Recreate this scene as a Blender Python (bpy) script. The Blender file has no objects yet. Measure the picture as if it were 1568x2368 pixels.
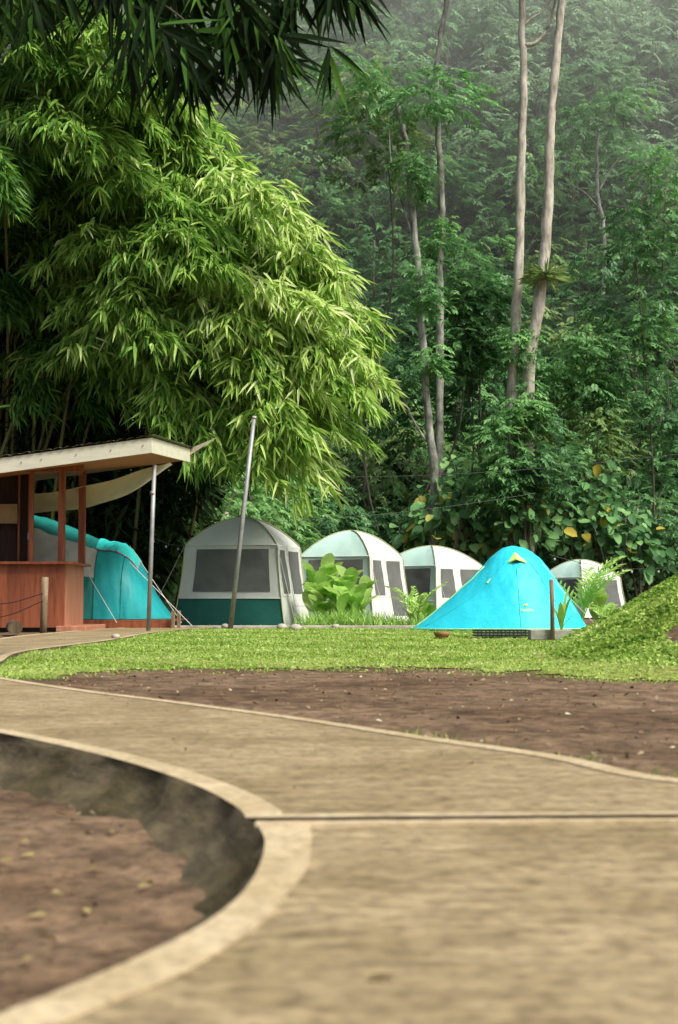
import bpy, math, random
import numpy as np
from math import sin, cos, pi, radians
S = bpy.context.scene
COL = S.collection
rng = np.random.default_rng(11)
random.seed(5)
F = 3500.0; PITCH = math.atan(206/3500); CH = 0.5

def ray(x, y):
    a = (x-784)/F; b = (1184-y)/F
    return np.array([a, cos(PITCH)-b*sin(PITCH), sin(PITCH)+b*cos(PITCH)])
def P(x, y, d):
    r = ray(x, y); k = d/r[1]
    return np.array([r[0]*k, d, CH+r[2]*k])
def G(x, y, z=0.0):
    r = ray(x, y); k = (z-CH)/r[2]
    return np.array([r[0]*k, r[1]*k, z])

# ---------------------------------------------------------------- materials
def newmat(name):
    m = bpy.data.materials.new(name); m.use_nodes = True
    nt = m.node_tree; nt.nodes.clear()
    return m, nt, nt.nodes.new('ShaderNodeOutputMaterial')
def ramp(nt, stops):
    r = nt.nodes.new('ShaderNodeValToRGB'); e = r.color_ramp.elements
    while len(e) < len(stops): e.new(0.5)
    for i, (p, c) in enumerate(stops):
        e[i].position = p; e[i].color = (c[0], c[1], c[2], 1)
    return r
def surf_mat(name, c1, c2, scale=5, rough=.8, bump=.2, stretch=(1, 1, 1), big=None, bigscale=.5, trans=0, spec=.3, metal=0, bdist=.02, lo=.35, hi=.65, speck=None, speckamt=.8):
    m, nt, out = newmat(name); N = nt.nodes; L = nt.links
    tc = N.new('ShaderNodeTexCoord'); mp = N.new('ShaderNodeMapping'); mp.inputs['Scale'].default_value = stretch
    L.new(tc.outputs['Object'], mp.inputs[0])
    n = N.new('ShaderNodeTexNoise'); n.inputs['Scale'].default_value = scale; n.inputs['Detail'].default_value = 8; n.inputs['Roughness'].default_value = .65
    L.new(mp.outputs[0], n.inputs['Vector'])
    r = ramp(nt, [(lo, c1), (hi, c2)]); L.new(n.outputs[0], r.inputs[0])
    col = r.outputs[0]
    if big is not None:
        n2 = N.new('ShaderNodeTexNoise'); n2.inputs['Scale'].default_value = bigscale; n2.inputs['Detail'].default_value = 5
        L.new(tc.outputs['Object'], n2.inputs['Vector'])
        r2 = ramp(nt, [(.42, (0, 0, 0)), (.62, (1, 1, 1))]); L.new(n2.outputs[0], r2.inputs[0])
        mx = N.new('ShaderNodeMix'); mx.data_type = 'RGBA'
        L.new(r2.outputs[0], mx.inputs[0]); L.new(col, mx.inputs[6])
        mu = N.new('ShaderNodeMix'); mu.data_type = 'RGBA'; mu.blend_type = 'MULTIPLY'; mu.inputs[0].default_value = 1
        L.new(col, mu.inputs[6]); mu.inputs[7].default_value = (*big, 1)
        L.new(mu.outputs[2], mx.inputs[7]); col = mx.outputs[2]
    if speck:
        n3 = N.new('ShaderNodeTexNoise'); n3.inputs['Scale'].default_value = speck; n3.inputs['Detail'].default_value = 4
        L.new(tc.outputs['Object'], n3.inputs['Vector'])
        r3 = ramp(nt, [(.36, (.55, .52, .48)), (.50, (1, 1, 1)), (.64, (1.25, 1.22, 1.15))]); L.new(n3.outputs[0], r3.inputs[0])
        mu = N.new('ShaderNodeMix'); mu.data_type = 'RGBA'; mu.blend_type = 'MULTIPLY'; mu.inputs[0].default_value = speckamt
        L.new(col, mu.inputs[6]); L.new(r3.outputs[0], mu.inputs[7]); col = mu.outputs[2]
    b = N.new('ShaderNodeBsdfPrincipled'); L.new(col, b.inputs['Base Color'])
    b.inputs['Roughness'].default_value = rough; b.inputs['Specular IOR Level'].default_value = spec; b.inputs['Metallic'].default_value = metal
    if bump:
        bp = N.new('ShaderNodeBump'); bp.inputs['Strength'].default_value = bump; bp.inputs['Distance'].default_value = bdist
        L.new(n.outputs[0], bp.inputs['Height']); L.new(bp.outputs[0], b.inputs['Normal'])
    sh = b.outputs[0]
    if trans:
        t = N.new('ShaderNodeBsdfTranslucent'); L.new(col, t.inputs[0]); ms = N.new('ShaderNodeMixShader'); ms.inputs[0].default_value = trans
        L.new(sh, ms.inputs[1]); L.new(t.outputs[0], ms.inputs[2]); sh = ms.outputs[0]
    L.new(sh, out.inputs[0]); return m
def leaf_mat(name, stops, trans=.35, rough=.45, spec=.35):
    m, nt, out = newmat(name); N = nt.nodes; L = nt.links
    a = N.new('ShaderNodeAttribute'); a.attribute_name = 'tint'
    r = ramp(nt, stops); L.new(a.outputs['Fac'], r.inputs[0])
    b = N.new('ShaderNodeBsdfPrincipled'); L.new(r.outputs[0], b.inputs['Base Color'])
    b.inputs['Roughness'].default_value = rough; b.inputs['Specular IOR Level'].default_value = spec
    t = N.new('ShaderNodeBsdfTranslucent'); L.new(r.outputs[0], t.inputs[0])
    ms = N.new('ShaderNodeMixShader'); ms.inputs[0].default_value = trans
    L.new(b.outputs[0], ms.inputs[1]); L.new(t.outputs[0], ms.inputs[2]); L.new(ms.outputs[0], out.inputs[0])
    return m

M = {}
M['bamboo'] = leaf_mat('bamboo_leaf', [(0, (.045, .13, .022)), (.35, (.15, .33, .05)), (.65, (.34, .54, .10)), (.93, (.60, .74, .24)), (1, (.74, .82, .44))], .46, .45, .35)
M['bamboo_in'] = leaf_mat('inner_leaf_painted_shade', [(0, (.008, .020, .006)), (.7, (.018, .045, .012)), (1, (.04, .07, .02))], .12, .8, .1)  # near-black green: shade inside the clump put into the leaf colour
M['overhang'] = leaf_mat('shaded_bamboo_leaf', [(0, (.005, .010, .004)), (.70, (.012, .030, .007)), (.92, (.05, .13, .02)), (1, (.10, .22, .035))], .15, .75, .06)  # backlit darkness of the overhang put into the leaf colour
M['forest_a'] = leaf_mat('forest_leaf_dark', [(0, (.04, .10, .04)), (.6, (.10, .25, .09)), (1, (.21, .43, .16))], .38)
M['forest_b'] = leaf_mat('forest_leaf_mid', [(0, (.06, .16, .05)), (.6, (.16, .37, .12)), (1, (.33, .60, .20))], .40)
M['forest_c'] = leaf_mat('forest_leaf_olive', [(0, (.10, .16, .05)), (.6, (.22, .35, .11)), (.97, (.36, .48, .17)), (1, (.40, .30, .10))], .40)
M['forest_h'] = leaf_mat('forest_leaf_painted_haze', [(0, (.17, .28, .16)), (.6, (.32, .50, .28)), (1, (.48, .66, .42))], .42, .8, .15)  # mist painted into the leaf colour of the upper right trees
M['forest_i'] = leaf_mat('forest_leaf_thin_haze', [(0, (.10, .21, .10)), (.6, (.21, .41, .18)), (1, (.36, .58, .28))], .42, .8, .2)  # thinner mist painted into the leaf colour
M['shrub'] = leaf_mat('shrub_leaf', [(0, (.10, .24, .07)), (.6, (.22, .45, .14)), (1, (.38, .66, .24))], .42, .5, .3)
M['teak'] = leaf_mat('broad_leaf', [(0, (.05, .14, .05)), (.5, (.12, .29, .10)), (.94, (.26, .48, .17)), (.965, (.45, .42, .08)), (1, (.5, .4, .06))], .35, .6, .25)
M['canna'] = leaf_mat('fresh_leaf', [(0, (.22, .46, .07)), (.6, (.40, .66, .15)), (1, (.64, .82, .30))], .45, .4)
M['grass'] = leaf_mat('lawn_blade', [(0, (.13, .26, .03)), (.5, (.30, .46, .08)), (.9, (.54, .67, .20)), (1, (.66, .68, .36))], .38, .6, .2)
M['litter'] = leaf_mat('fallen_leaf', [(0, (.10, .06, .03)), (.6, (.28, .21, .11)), (1, (.60, .54, .34))], .1, .7)
M['litter_y'] = leaf_mat('yellow_leaf', [(0, (.22, .17, .07)), (1, (.34, .28, .11))], .1, .8, .1)
M['bark_pale'] = surf_mat('pale_bark', (.22, .20, .155), (.58, .545, .46), 3, .9, .5, (2, 2, .6))
M['bark_dark'] = surf_mat('dark_bark', (.05, .045, .032), (.17, .15, .115), 3, .9, .5, (2, 2, .6))
M['bark_lichen'] = surf_mat('lichen_bark', (.08, .085, .065), (.40, .41, .35), 2.5, .9, .5, (2, 2, .8))
M['culm'] = surf_mat('bamboo_culm', (.07, .07, .022), (.18, .16, .05), 3, .5, .1)
M['dirt'] = surf_mat('dirt', (.082, .052, .029), (.225, .150, .088), 6, .95, .9, big=(.62, .57, .51), bigscale=.8, bdist=.05, speck=22)
M['hill'] = surf_mat('hill_cover', (.025, .05, .022), (.06, .11, .05), 1, 1, .3)
M['lawn'] = surf_mat('lawn_turf', (.14, .18, .035), (.30, .38, .085), 9, .95, .6, big=(.8, .72, .6), bigscale=1.1, speck=25)
M['concrete'] = surf_mat('path_concrete', (.185, .141, .074), (.375, .298, .172), 11, .85, .8, (.6, 1.7, 1), big=(.74, .73, .66), bigscale=1.7, bdist=.015, speck=28, speckamt=.65)
M['band'] = surf_mat('trowelled_concrete', (.39, .315, .19), (.51, .42, .27), 12, .8, .3, big=(.84, .82, .75), bigscale=2.5, bdist=.006, speck=40, speckamt=.5)
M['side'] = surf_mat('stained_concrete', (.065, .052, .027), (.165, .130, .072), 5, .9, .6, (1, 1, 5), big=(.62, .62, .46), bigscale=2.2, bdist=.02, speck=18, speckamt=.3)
M['groove'] = surf_mat('joint_dirt', (.02, .013, .008), (.04, .026, .018), 9, 1, 0)
M['fab_grey'] = surf_mat('grey_tent_fabric', (.56, .60, .55), (.61, .65, .60), 2, .7, .25, trans=.12, bdist=.05)
M['fab_grey2'] = surf_mat('pale_grey_fabric', (.62, .68, .62), (.67, .73, .66), 2, .7, .25, trans=.2, bdist=.05)
M['fab_mint'] = surf_mat('mint_tent_fabric', (.46, .68, .61), (.51, .73, .66), 2, .7, .25, trans=.2, bdist=.05)
M['fab_white'] = surf_mat('white_tent_fabric', (.69, .74, .67), (.74, .78, .72), 2, .7, .25, trans=.2, bdist=.05)
M['fab_green'] = surf_mat('green_tent_skirt', (.008, .085, .065), (.012, .11, .085), 2, .6, .3, bdist=.05)
M['meshwin'] = surf_mat('dark_mesh', (.095, .105, .098), (.13, .14, .13), 3, .9, .1)
M['pole_olive'] = surf_mat('olive_pole_sleeve', (.34, .37, .20), (.42, .44, .26), 4, .7, 0)
M['blue'] = surf_mat('cyan_fabric', (.02, .58, .74), (.035, .67, .83), 1.6, .5, .5, trans=.15, bdist=.06, spec=.3)
M['lime'] = surf_mat('lime_fabric', (.50, .74, .18), (.58, .82, .24), 3, .6, .1)
M['teal'] = surf_mat('teal_fabric', (.01, .28, .31), (.018, .36, .38), 1.6, .5, .45, trans=.12, bdist=.06)
M['teal_dark'] = surf_mat('dark_teal_fabric', (.006, .15, .14), (.01, .20, .175), 1.6, .6, .3, bdist=.05)
M['teal_light'] = surf_mat('bright_teal_fabric', (.03, .56, .53), (.05, .64, .60), 1.6, .5, .3, trans=.15)
M['greypanel'] = surf_mat('grey_panel_fabric', (.34, .36, .35), (.41, .42, .41), 2, .7, .2)
M['pink'] = surf_mat('pink_trim', (.50, .14, .17), (.55, .18, .20), 3, .6, 0)
M['redwood'] = surf_mat('red_stained_wood', (.16, .044, .019), (.32, .098, .043), 3, .5, .2, (4, 4, .4), spec=.4)
M['redwood_l'] = surf_mat('pale_red_wood', (.33, .135, .07), (.47, .22, .14), 3, .6, .2, (4, 4, .4))  # paler, pinker red for counter side and foundation
M['darkwood'] = surf_mat('dark_wood', (.02, .010, .007), (.045, .024, .016), 4, .7, .3, (6, 6, .5))
M['soffit'] = surf_mat('soffit_board', (.34, .14, .055), (.48, .22, .095), 3, .7, .2, (.5, 6, 1))
M['cream'] = surf_mat('cream_fascia', (.56, .55, .43), (.66, .64, .51), 4, .6, .1, (.5, 1, 3))
M['tin'] = surf_mat('roof_sheet', (.32, .31, .27), (.44, .43, .38), 3, .5, .1, metal=.2)
M['tarp'] = surf_mat('beige_canvas', (.62, .52, .38), (.74, .66, .50), 1.5, .8, .5, trans=.35, bdist=.06)
M['metal'] = surf_mat('galvanised_metal', (.20, .21, .21), (.34, .35, .35), 4, .5, .15, metal=.3)
M['timber'] = surf_mat('weathered_timber', (.12, .09, .055), (.28, .21, .13), 6, .9, .5, (3, 3, .6))
M['logwood'] = surf_mat('old_log_wood', (.05, .038, .022), (.14, .105, .06), 6, .9, .5, (3, 3, .6))
M['rope'] = surf_mat('black_rope', (.01, .01, .01), (.02, .02, .02), 9, .8, 0)
M['cord'] = surf_mat('pale_cord', (.5, .5, .46), (.6, .6, .56), 9, .7, 0)
M['cable'] = surf_mat('grey_cable', (.08, .09, .08), (.12, .13, .12), 9, .7, 0)
M['bulb'] = surf_mat('glass_bulb', (.45, .47, .43), (.6, .61, .56), 3, .2, 0)
M['block'] = surf_mat('cement_block', (.20, .20, .17), (.34, .34, .29), 8, .9, .6)
M['black'] = surf_mat('black_plastic', (.012, .014, .016), (.03, .035, .04), 6, .5, .1)
M['pot'] = surf_mat('brown_pot', (.20, .09, .04), (.30, .15, .07), 4, .7, .1)
M['stone'] = surf_mat('pale_stone', (.28, .26, .22), (.48, .45, .38), 4, .9, .5)
M['card'] = surf_mat('cardboard', (.26, .18, .10), (.34, .24, .14), 4, .8, .1)
M['orange'] = surf_mat('yellow_print', (.62, .60, .05), (.68, .64, .07), 4, .7, 0)

# ---------------------------------------------------------------- object helpers
def tag(o, label=None, cat=None, group=None, kind=None):
    if label: o['label'] = label
    if cat: o['category'] = cat
    if group: o['group'] = group
    if kind: o['kind'] = kind
    return o
def thing(name, loc, label, cat, group=None):
    o = bpy.data.objects.new(name, None); COL.objects.link(o)
    o.location = [float(c) for c in loc]; o.empty_display_size = .2
    return tag(o, label, cat, group)
def origin(o):
    v = np.zeros(3)
    while o is not None:
        v += np.array(o.location); o = o.parent
    return v
def place(name, me, V, mat, parent):
    o = bpy.data.objects.new(name, me); COL.objects.link(o)
    me.materials.append(mat)
    if parent is not None: o.parent = parent
    return o
class MB:
    def __init__(s): s.v = []; s.f = []
    def add(s, vs, fs):
        b = len(s.v); s.v += [tuple(map(float, p)) for p in vs]; s.f += [tuple(i+b for i in f) for f in fs]; return s
    def box(s, c, size, rz=0):
        hx, hy, hz = [k/2 for k in size]; ca, sa = cos(rz), sin(rz); vs = []
        for z in (-hz, hz):
            for x, y in ((-hx, -hy), (hx, -hy), (hx, hy), (-hx, hy)):
                vs.append((c[0]+x*ca-y*sa, c[1]+x*sa+y*ca, c[2]+z))
        return s.add(vs, [(3, 2, 1, 0), (4, 5, 6, 7), (0, 1, 5, 4), (1, 2, 6, 5), (2, 3, 7, 6), (3, 0, 4, 7)])
    def hexa(s, top, dz):
        t = [np.array(p, float) for p in top]; b = [p-np.array([0, 0, dz]) for p in t]
        return s.add(b+t, [(3, 2, 1, 0), (4, 5, 6, 7), (0, 1, 5, 4), (1, 2, 6, 5), (2, 3, 7, 6), (3, 0, 4, 7)])
    def tube(s, pts, rad, n=8):
        pts = [np.array(p, float) for p in pts]
        if not hasattr(rad, '__len__'): rad = [rad]*len(pts)
        vs = []
        for i, p in enumerate(pts):
            t = pts[min(i+1, len(pts)-1)]-pts[max(i-1, 0)]; t = t/(np.linalg.norm(t)+1e-9)
            r = np.array([0, 0, 1.]) if abs(t[2]) < .9 else np.array([1., 0, 0])
            a = np.cross(t, r); a /= np.linalg.norm(a); b = np.cross(t, a)
            for k in range(n):
                w = 2*pi*k/n; vs.append(p+rad[i]*(a*cos(w)+b*sin(w)))
        fs = []
        for i in range(len(pts)-1):
            for k in range(n):
                k2 = (k+1) % n; fs.append((i*n+k, i*n+k2, (i+1)*n+k2, (i+1)*n+k))
        fs.append(tuple(range(n-1, -1, -1))); fs.append(tuple((len(pts)-1)*n+k for k in range(n)))
        return s.add(vs, fs)
    def grid(s, A):
        A = np.asarray(A, float); h, w = A.shape[:2]
        return s.add(A.reshape(-1, 3), [(i*w+j, i*w+j+1, (i+1)*w+j+1, (i+1)*w+j) for i in range(h-1) for j in range(w-1)])
    def blob(s, c, r, seed=0, n=8):
        rr = random.Random(seed); vs = []; fs = []
        for i in range(n//2+1):
            th = pi*i/(n//2)
            for k in range(n):
                w = 2*pi*k/n; q = 1+.22*(rr.random()-.5)
                vs.append((c[0]+r[0]*q*sin(th)*cos(w), c[1]+r[1]*q*sin(th)*sin(w), c[2]+r[2]*cos(th)))
        for i in range(n//2):
            for k in range(n): fs.append((i*n+k, i*n+(k+1) % n, (i+1)*n+(k+1) % n, (i+1)*n+k))
        return s.add(vs, fs)
    def build(s, name, mat, parent=None, smooth=False, base=None, bevel=0):
        V = np.array(s.v)
        if parent is not None: org = origin(parent)
        elif base is not None: org = np.array(base, float)
        else: org = np.array([V[:, 0].mean(), V[:, 1].mean(), V[:, 2].min()])
        me = bpy.data.meshes.new(name); me.from_pydata((V-org).tolist(), [], s.f); me.update()
        if smooth: me.polygons.foreach_set('use_smooth', [True]*len(me.polygons))
        o = place(name, me, V, mat, parent)
        if parent is None: o.location = org.tolist()
        if bevel:
            b = o.modifiers.new('bevel', 'BEVEL'); b.width = bevel; b.segments = 2
        return o

T_KITE = [(0, 0), (.38, .5), (1, 0), (.38, -.5)]
T_LANCE = [(0, 0), (.16, .38), (.42, .5), (.75, .26), (1, 0), (.75, -.26), (.42, -.5), (.16, -.38)]
T_ROUND = [(0, 0), (.12, .36), (.45, .5), (.8, .36), (1, 0), (.8, -.36), (.45, -.5), (.12, -.36)]
T_BLADE = [(0, 0), (.2, .5), (.6, .42), (1, 0), (.6, -.42), (.2, -.5)]
def unit(A): return A/(np.linalg.norm(A, axis=-1, keepdims=True)+1e-9)
class Leaves:
    def __init__(s): s.B = []; s.D = []; s.L = []; s.W = []; s.T = []; s.N = []
    def add(s, B, D, L, W, T, N=None):
        n = len(B); s.B.append(B); s.D.append(unit(D)); s.L.append(np.broadcast_to(L, n)); s.W.append(np.broadcast_to(W, n)); s.T.append(np.broadcast_to(T, n))
        s.N.append(rng.normal(size=(n, 3))*.5+np.array([0, 0, 1]) if N is None else N)
    def build(s, name, mat, parent=None, tpl=T_KITE, droop=.15, fold=.25, base=None):
        B = np.concatenate(s.B); D = np.concatenate(s.D); L = np.concatenate(s.L)[:, None]; W = np.concatenate(s.W)[:, None]; T = np.concatenate(s.T); N = np.concatenate(s.N)
        n = len(B); Sd = unit(np.cross(D, N)); Nn = unit(np.cross(Sd, D)); k = len(tpl)
        V = np.empty((n, k, 3))
        for i, (t, u) in enumerate(tpl):
            V[:, i] = B+D*L*t+Sd*W*u+Nn*W*abs(u)*fold
            V[:, i, 2] -= (droop*L*t*t)[:, 0]
        V = V.reshape(-1, 3)
        if parent is not None: org = origin(parent)
        elif base is not None: org = np.array(base, float)
        else: org = np.array([V[:, 0].mean(), V[:, 1].mean(), V[:, 2].min()])
        V = V-org
        tris = np.array([(0, i, i+1) for i in range(1, k-1)])
        Fc = (np.arange(n)[:, None, None]*k+tris[None]).reshape(-1, 3)
        me = bpy.data.meshes.new(name)
        me.vertices.add(len(V)); me.vertices.foreach_set('co', V.astype(np.float32).ravel())
        me.loops.add(Fc.size); me.loops.foreach_set('vertex_index', Fc.astype(np.int32).ravel())
        me.polygons.add(len(Fc)); me.polygons.foreach_set('loop_start', np.arange(0, Fc.size, 3, dtype=np.int32))
        at = me.attributes.new('tint', 'FLOAT', 'FACE'); at.data.foreach_set('value', np.repeat(T, len(tris)).astype(np.float32))
        me.update(calc_edges=True)
        o = place(name, me, V, mat, parent)
        if parent is None: o.location = org.tolist()
        return o

def catmull(pts, n):
    p = np.array(pts, float); q = np.vstack([2*p[0]-p[1], p, 2*p[-1]-p[-2]]); out = []
    seg = len(p)-1
    for t in np.linspace(0, seg-1e-6, n):
        i = int(t); u = t-i; a, b, c, d = q[i:i+4]
        out.append(.5*((2*b)+(-a+c)*u+(2*a-5*b+4*c-d)*u*u+(-a+3*b-3*c+d)*u**3))
    return np.array(out)
def nz(x, y, s=1.):
    x = x*s; y = y*s
    return (np.sin(1.7*x+2.3*y+.4)+np.sin(3.9*x-2.1*y+1.7)*.6+np.sin(-2.2*x+5.3*y+.9)*.5+np.sin(8.1*x+6.7*y)*.3)/2.4
def sst(t): t = np.clip(t, 0, 1); return t*t*(3-2*t)

# ---------------------------------------------------------------- ground and path
RE = [(1.9, 3.60), (1.5, 3.84)]+[tuple(G(x, y)[:2]) for x, y in ((1568, 1803), (1300, 1750), (1000, 1707), (700, 1662), (400, 1622), (200, 1597), (0, 1566))]+[(-2.75, 11.4), tuple(G(0, 1531)[:2]), tuple(G(60, 1506)[:2]), tuple(G(250, 1481)[:2]), tuple(G(370, 1461)[:2]), tuple(G(500, 1451)[:2])]
LE = [tuple(G(572, 1898)[:2])]+[tuple(G(x, y)[:2]) for x, y in ((545, 1868), (460, 1822), (330, 1775), (180, 1735), (0, 1697))]+[(-2.1, 6.9), (-3.0, 8.4), (-3.8, 10.8), (-4.2, 14), (-4.4, 18), (-4.6, 22), (-4.4, 26), (-4.0, 29)]
R_ = catmull(RE, 240); L_ = catmull(LE, 240)
FL = catmull([tuple(G(x, y)[:2]) for x, y in ((592, 1906), (612, 1945), (602, 2000), (566, 2062), (495, 2125), (380, 2190), (220, 2262), (0, 2350), (-250, 2440))], 90)
FR = np.column_stack([np.full(90, 2.2), np.linspace(3.57, .8, 90)])
xr_y = R_[:, 1]; order = np.argsort(xr_y)
def xr(Y): return np.interp(Y, xr_y[order], R_[order, 0])
lo = np.argsort(L_[:, 1])
ly = np.concatenate([[0.9], FL[::-1][:, 1][10:], L_[lo, 1]]); lx = np.concatenate([[-1.0], FL[::-1][:, 0][10:], L_[lo, 0]])
o_ = np.argsort(ly); ly = ly[o_]; lx = lx[o_]
def xl(Y): return np.interp(Y, ly, lx)
PIT = .125
def bank(X, Y):
    d = X-1.98-.30*np.clip(Y-15, 0, 9)-.05*np.sin(Y*1.3)
    r = .56*.16*np.log1p(np.exp(np.clip(d/.16, -30, 30)))
    r = r*sst((Y-9.4)/4.6)*(1-sst((Y-16)/5))
    return np.clip(r, 0, 1.6)*(1+.07*nz(X, Y, 1.6))
def height(X, Y):
    h = -.03+.014*nz(X, Y, 1.1)+.008*nz(Y, X, 3.7)
    mid = np.where(Y < 3.6, lx.max()+.5, (xl(Y)+xr(Y))/2)
    pit = (X < mid)*(1-sst((Y-7.5)/4))
    pit = np.maximum(pit, (Y < 3.75)*(X < 2.4)*1.)
    h = h-pit*(PIT-.03+.014*nz(X, Y, 2.)+.006*nz(X, Y, 7.))
    return h+bank(X, Y)
fx = np.array([-6, -2.3, -1.97, -1.9, -1.28, -.28, .72, 1.41, 1.9, 2.4, 8]); fy = np.array([9.9, 10.0, 10.4, 10.9, 11.5, 11.8, 11.6, 10.8, 10.1, 9.8, 9.6])
def lawn(X, Y, sh=0.):
    f = np.interp(X, fx, fy)+.28*nz(X, Y, 1.8)+.12*nz(X, Y, 6)+.06*nz(X, Y, 15)+sh
    m = (Y > f) & (Y < 28.3+.2*nz(X, Y)) & (X > xr(Y)+.01)
    bare = ((X-2.80-.08*nz(X, Y, 4))**2/.18**2+(Y-11.9)**2/.6**2 < 1)
    return m & ~bare
gx = np.unique(np.concatenate([np.linspace(-150, -8, 14), np.linspace(-8, -5, 12), np.arange(-5, 5.01, .07), np.linspace(5, 9, 16), np.linspace(9, 150, 14)]))
gy = np.unique(np.concatenate([np.linspace(-80, 0, 8), np.arange(0, 14, .07), np.arange(14, 30, .14), np.linspace(30, 60, 20), np.linspace(60, 300, 10)]))
XX, YY = np.meshgrid(gx, gy); ZZ = height(XX, YY)
mb = MB(); mb.grid(np.stack([XX, YY, ZZ], -1)); tag(mb.build('ground', M['dirt'], smooth=True, base=(0, 0, 0)), kind='structure')
def masked(name, sel, mat, off):
    ij = np.argwhere(sel); idx = {}; vs = []; fs = []
    def vid(i, j):
        if (i, j) not in idx:
            idx[(i, j)] = len(vs); vs.append((XX[i, j], YY[i, j], ZZ[i, j]+off))
        return idx[(i, j)]
    for i, j in ij: fs.append((vid(i, j), vid(i, j+1), vid(i+1, j+1), vid(i+1, j)))
    m = MB(); m.add(vs, fs); return tag(m.build(name, mat, smooth=True, base=(0, 0, 0)), kind='structure')
cx = (XX[:-1, :-1]+XX[1:, 1:])/2; cy = (YY[:-1, :-1]+YY[1:, 1:])/2
lm = lawn(cx, cy, .3) & (cx < 9); bk = bank(cx, cy) > .07
masked('lawn', lm & ~bk, M['lawn'], .008); masked('grassy_bank', lm & bk, M['lawn'], .008)

def ribbon(A, B, z, m=None, k=6):
    m = m or MB(); rows = []
    for t in np.linspace(0, 1, k): rows.append(np.column_stack([A*(1-t)+B*t, np.full(len(A), z)]))
    m.grid(np.stack(rows, 1)); return m
def lip(A, z0, z1, m):
    m.grid(np.stack([np.column_stack([A, np.full(len(A), z0)]), np.column_stack([A, np.full(len(A), z1)])], 1)); return m
def outward(A, sgn):
    t = np.gradient(A, axis=0); t = unit(t); return np.column_stack([-t[:, 1], t[:, 0]])*sgn
nL = outward(L_, 1); nR = outward(R_, -1); nF = outward(FL, -1)
if (nL[20, 0] > 0): nL = -nL
if (nR[60, 1] < 0): nR = -nR
if (nF[60, 0] > 0): nF = -nF
tag(ribbon(L_, R_, 0).build('path', M['concrete'], base=(0, 0, 0)), kind='structure')
tag(ribbon(FL, FR, 0).build('path', M['concrete'], base=(0, 0, 0)), kind='structure')
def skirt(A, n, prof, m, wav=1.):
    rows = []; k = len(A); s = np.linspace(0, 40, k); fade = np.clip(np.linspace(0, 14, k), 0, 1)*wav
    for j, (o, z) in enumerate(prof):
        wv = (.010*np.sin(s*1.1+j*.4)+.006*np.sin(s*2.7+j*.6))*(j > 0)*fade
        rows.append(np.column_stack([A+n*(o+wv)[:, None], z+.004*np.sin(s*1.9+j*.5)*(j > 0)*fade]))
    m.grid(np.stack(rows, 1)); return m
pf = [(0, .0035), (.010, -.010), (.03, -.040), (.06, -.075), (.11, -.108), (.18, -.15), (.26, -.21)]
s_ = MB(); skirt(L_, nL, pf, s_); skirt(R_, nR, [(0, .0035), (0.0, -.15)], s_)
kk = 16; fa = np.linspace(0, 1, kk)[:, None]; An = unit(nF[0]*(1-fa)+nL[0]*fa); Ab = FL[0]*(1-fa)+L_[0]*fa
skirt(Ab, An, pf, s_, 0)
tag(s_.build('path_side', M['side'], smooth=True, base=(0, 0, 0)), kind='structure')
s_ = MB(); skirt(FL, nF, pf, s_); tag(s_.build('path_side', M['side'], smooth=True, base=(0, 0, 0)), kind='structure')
def wob(n): return 1+.08*np.sin(np.linspace(0, 11, n))+.03*np.sin(np.linspace(0, 29, n))
b = MB()
def band(A, n, w):
    I = A-n*w[:, None]; ribbon(A, I, .004, b, 2); lip(I, .004, -.002, b)
band(L_, nL, .085*wob(240)); band(R_, nR, .075*wob(240)); band(FL, nF, .085*wob(90)+.035*np.exp(-np.linspace(0, 12, 90)))
jl = L_[0]; jr = R_[0]; fl = FL[0]; fr = FR[0]
tt = np.linspace(0, 1, 80)[:, None]; jag = (.004*np.sin(np.linspace(0, 60, 80))+.003*np.sin(np.linspace(0, 143, 80)))[:, None]*np.array([0, 1])
J1 = jl*(1-tt)+jr*tt; J2 = fl*(1-tt)+fr*tt-np.abs(jag)
J1b = J1+np.array([0, .05])*wob(80)[:, None]; J2b = J2-np.array([0, .045])*wob(80)[:, None]
ribbon(J1, J1b, .0075, b, 2); ribbon(J2, J2b, .0075, b, 2); lip(J2b, .0075, -.002, b); lip(J1b, .0075, -.002, b)
tag(b.build('path_border', M['band'], base=(0, 0, 0)), kind='structure')
b = MB(); lip(J1, .0070, -.12, b); lip(J2, .0070, -.12, b); ribbon(J1+[0, .01], J2-[0, .01], -.04, b, 2)
tag(b.build('path_joint', M['groove'], base=(0, 0, 0)), kind='structure')

def scatter(n, x0, x1, y0, y1, fn):
    X = rng.uniform(x0, x1, n); Y = rng.uniform(y0, y1, n); k = fn(X, Y) & (np.abs(X) < .26*Y+1.0); return X[k], Y[k]
lv = Leaves(); X, Y = scatter(460000, -4.5, 6, 8.6, 28.5, lambda X, Y: lawn(X, Y, -.55))
inn = lawn(X, Y, .15); pr = np.clip(.46+.5*nz(X, Y, 1.3)+.35*nz(X, Y, 5)+.5*(bank(X, Y) > .05), .12, 1); pr = np.where(inn, pr, np.where(lawn(X, Y, -.15), pr*.45, .07))
keep = rng.random(len(X)) < pr; X = X[keep]; Y = Y[keep]
B = np.column_stack([X, Y, height(X, Y)+.005]); D = rng.normal(size=B.shape)*np.array([.8, .8, .3])+np.array([0, 0, .75])
bb = (bank(X, Y) > .05); sc = (.5+.4*rng.random(len(X))+.35*bb)*np.clip(1+.35*nz(X, Y, 3.1), .6, 1.5)
lv.add(B, D, (.026+.0013*Y)*sc, (.009+.0006*Y)*sc*(1+.9*bb), np.clip(rng.random(len(X))*.75+.26*nz(X, Y, .9)+.16*nz(X, Y, 4)+.13-.10*bb, 0, 1))
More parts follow.
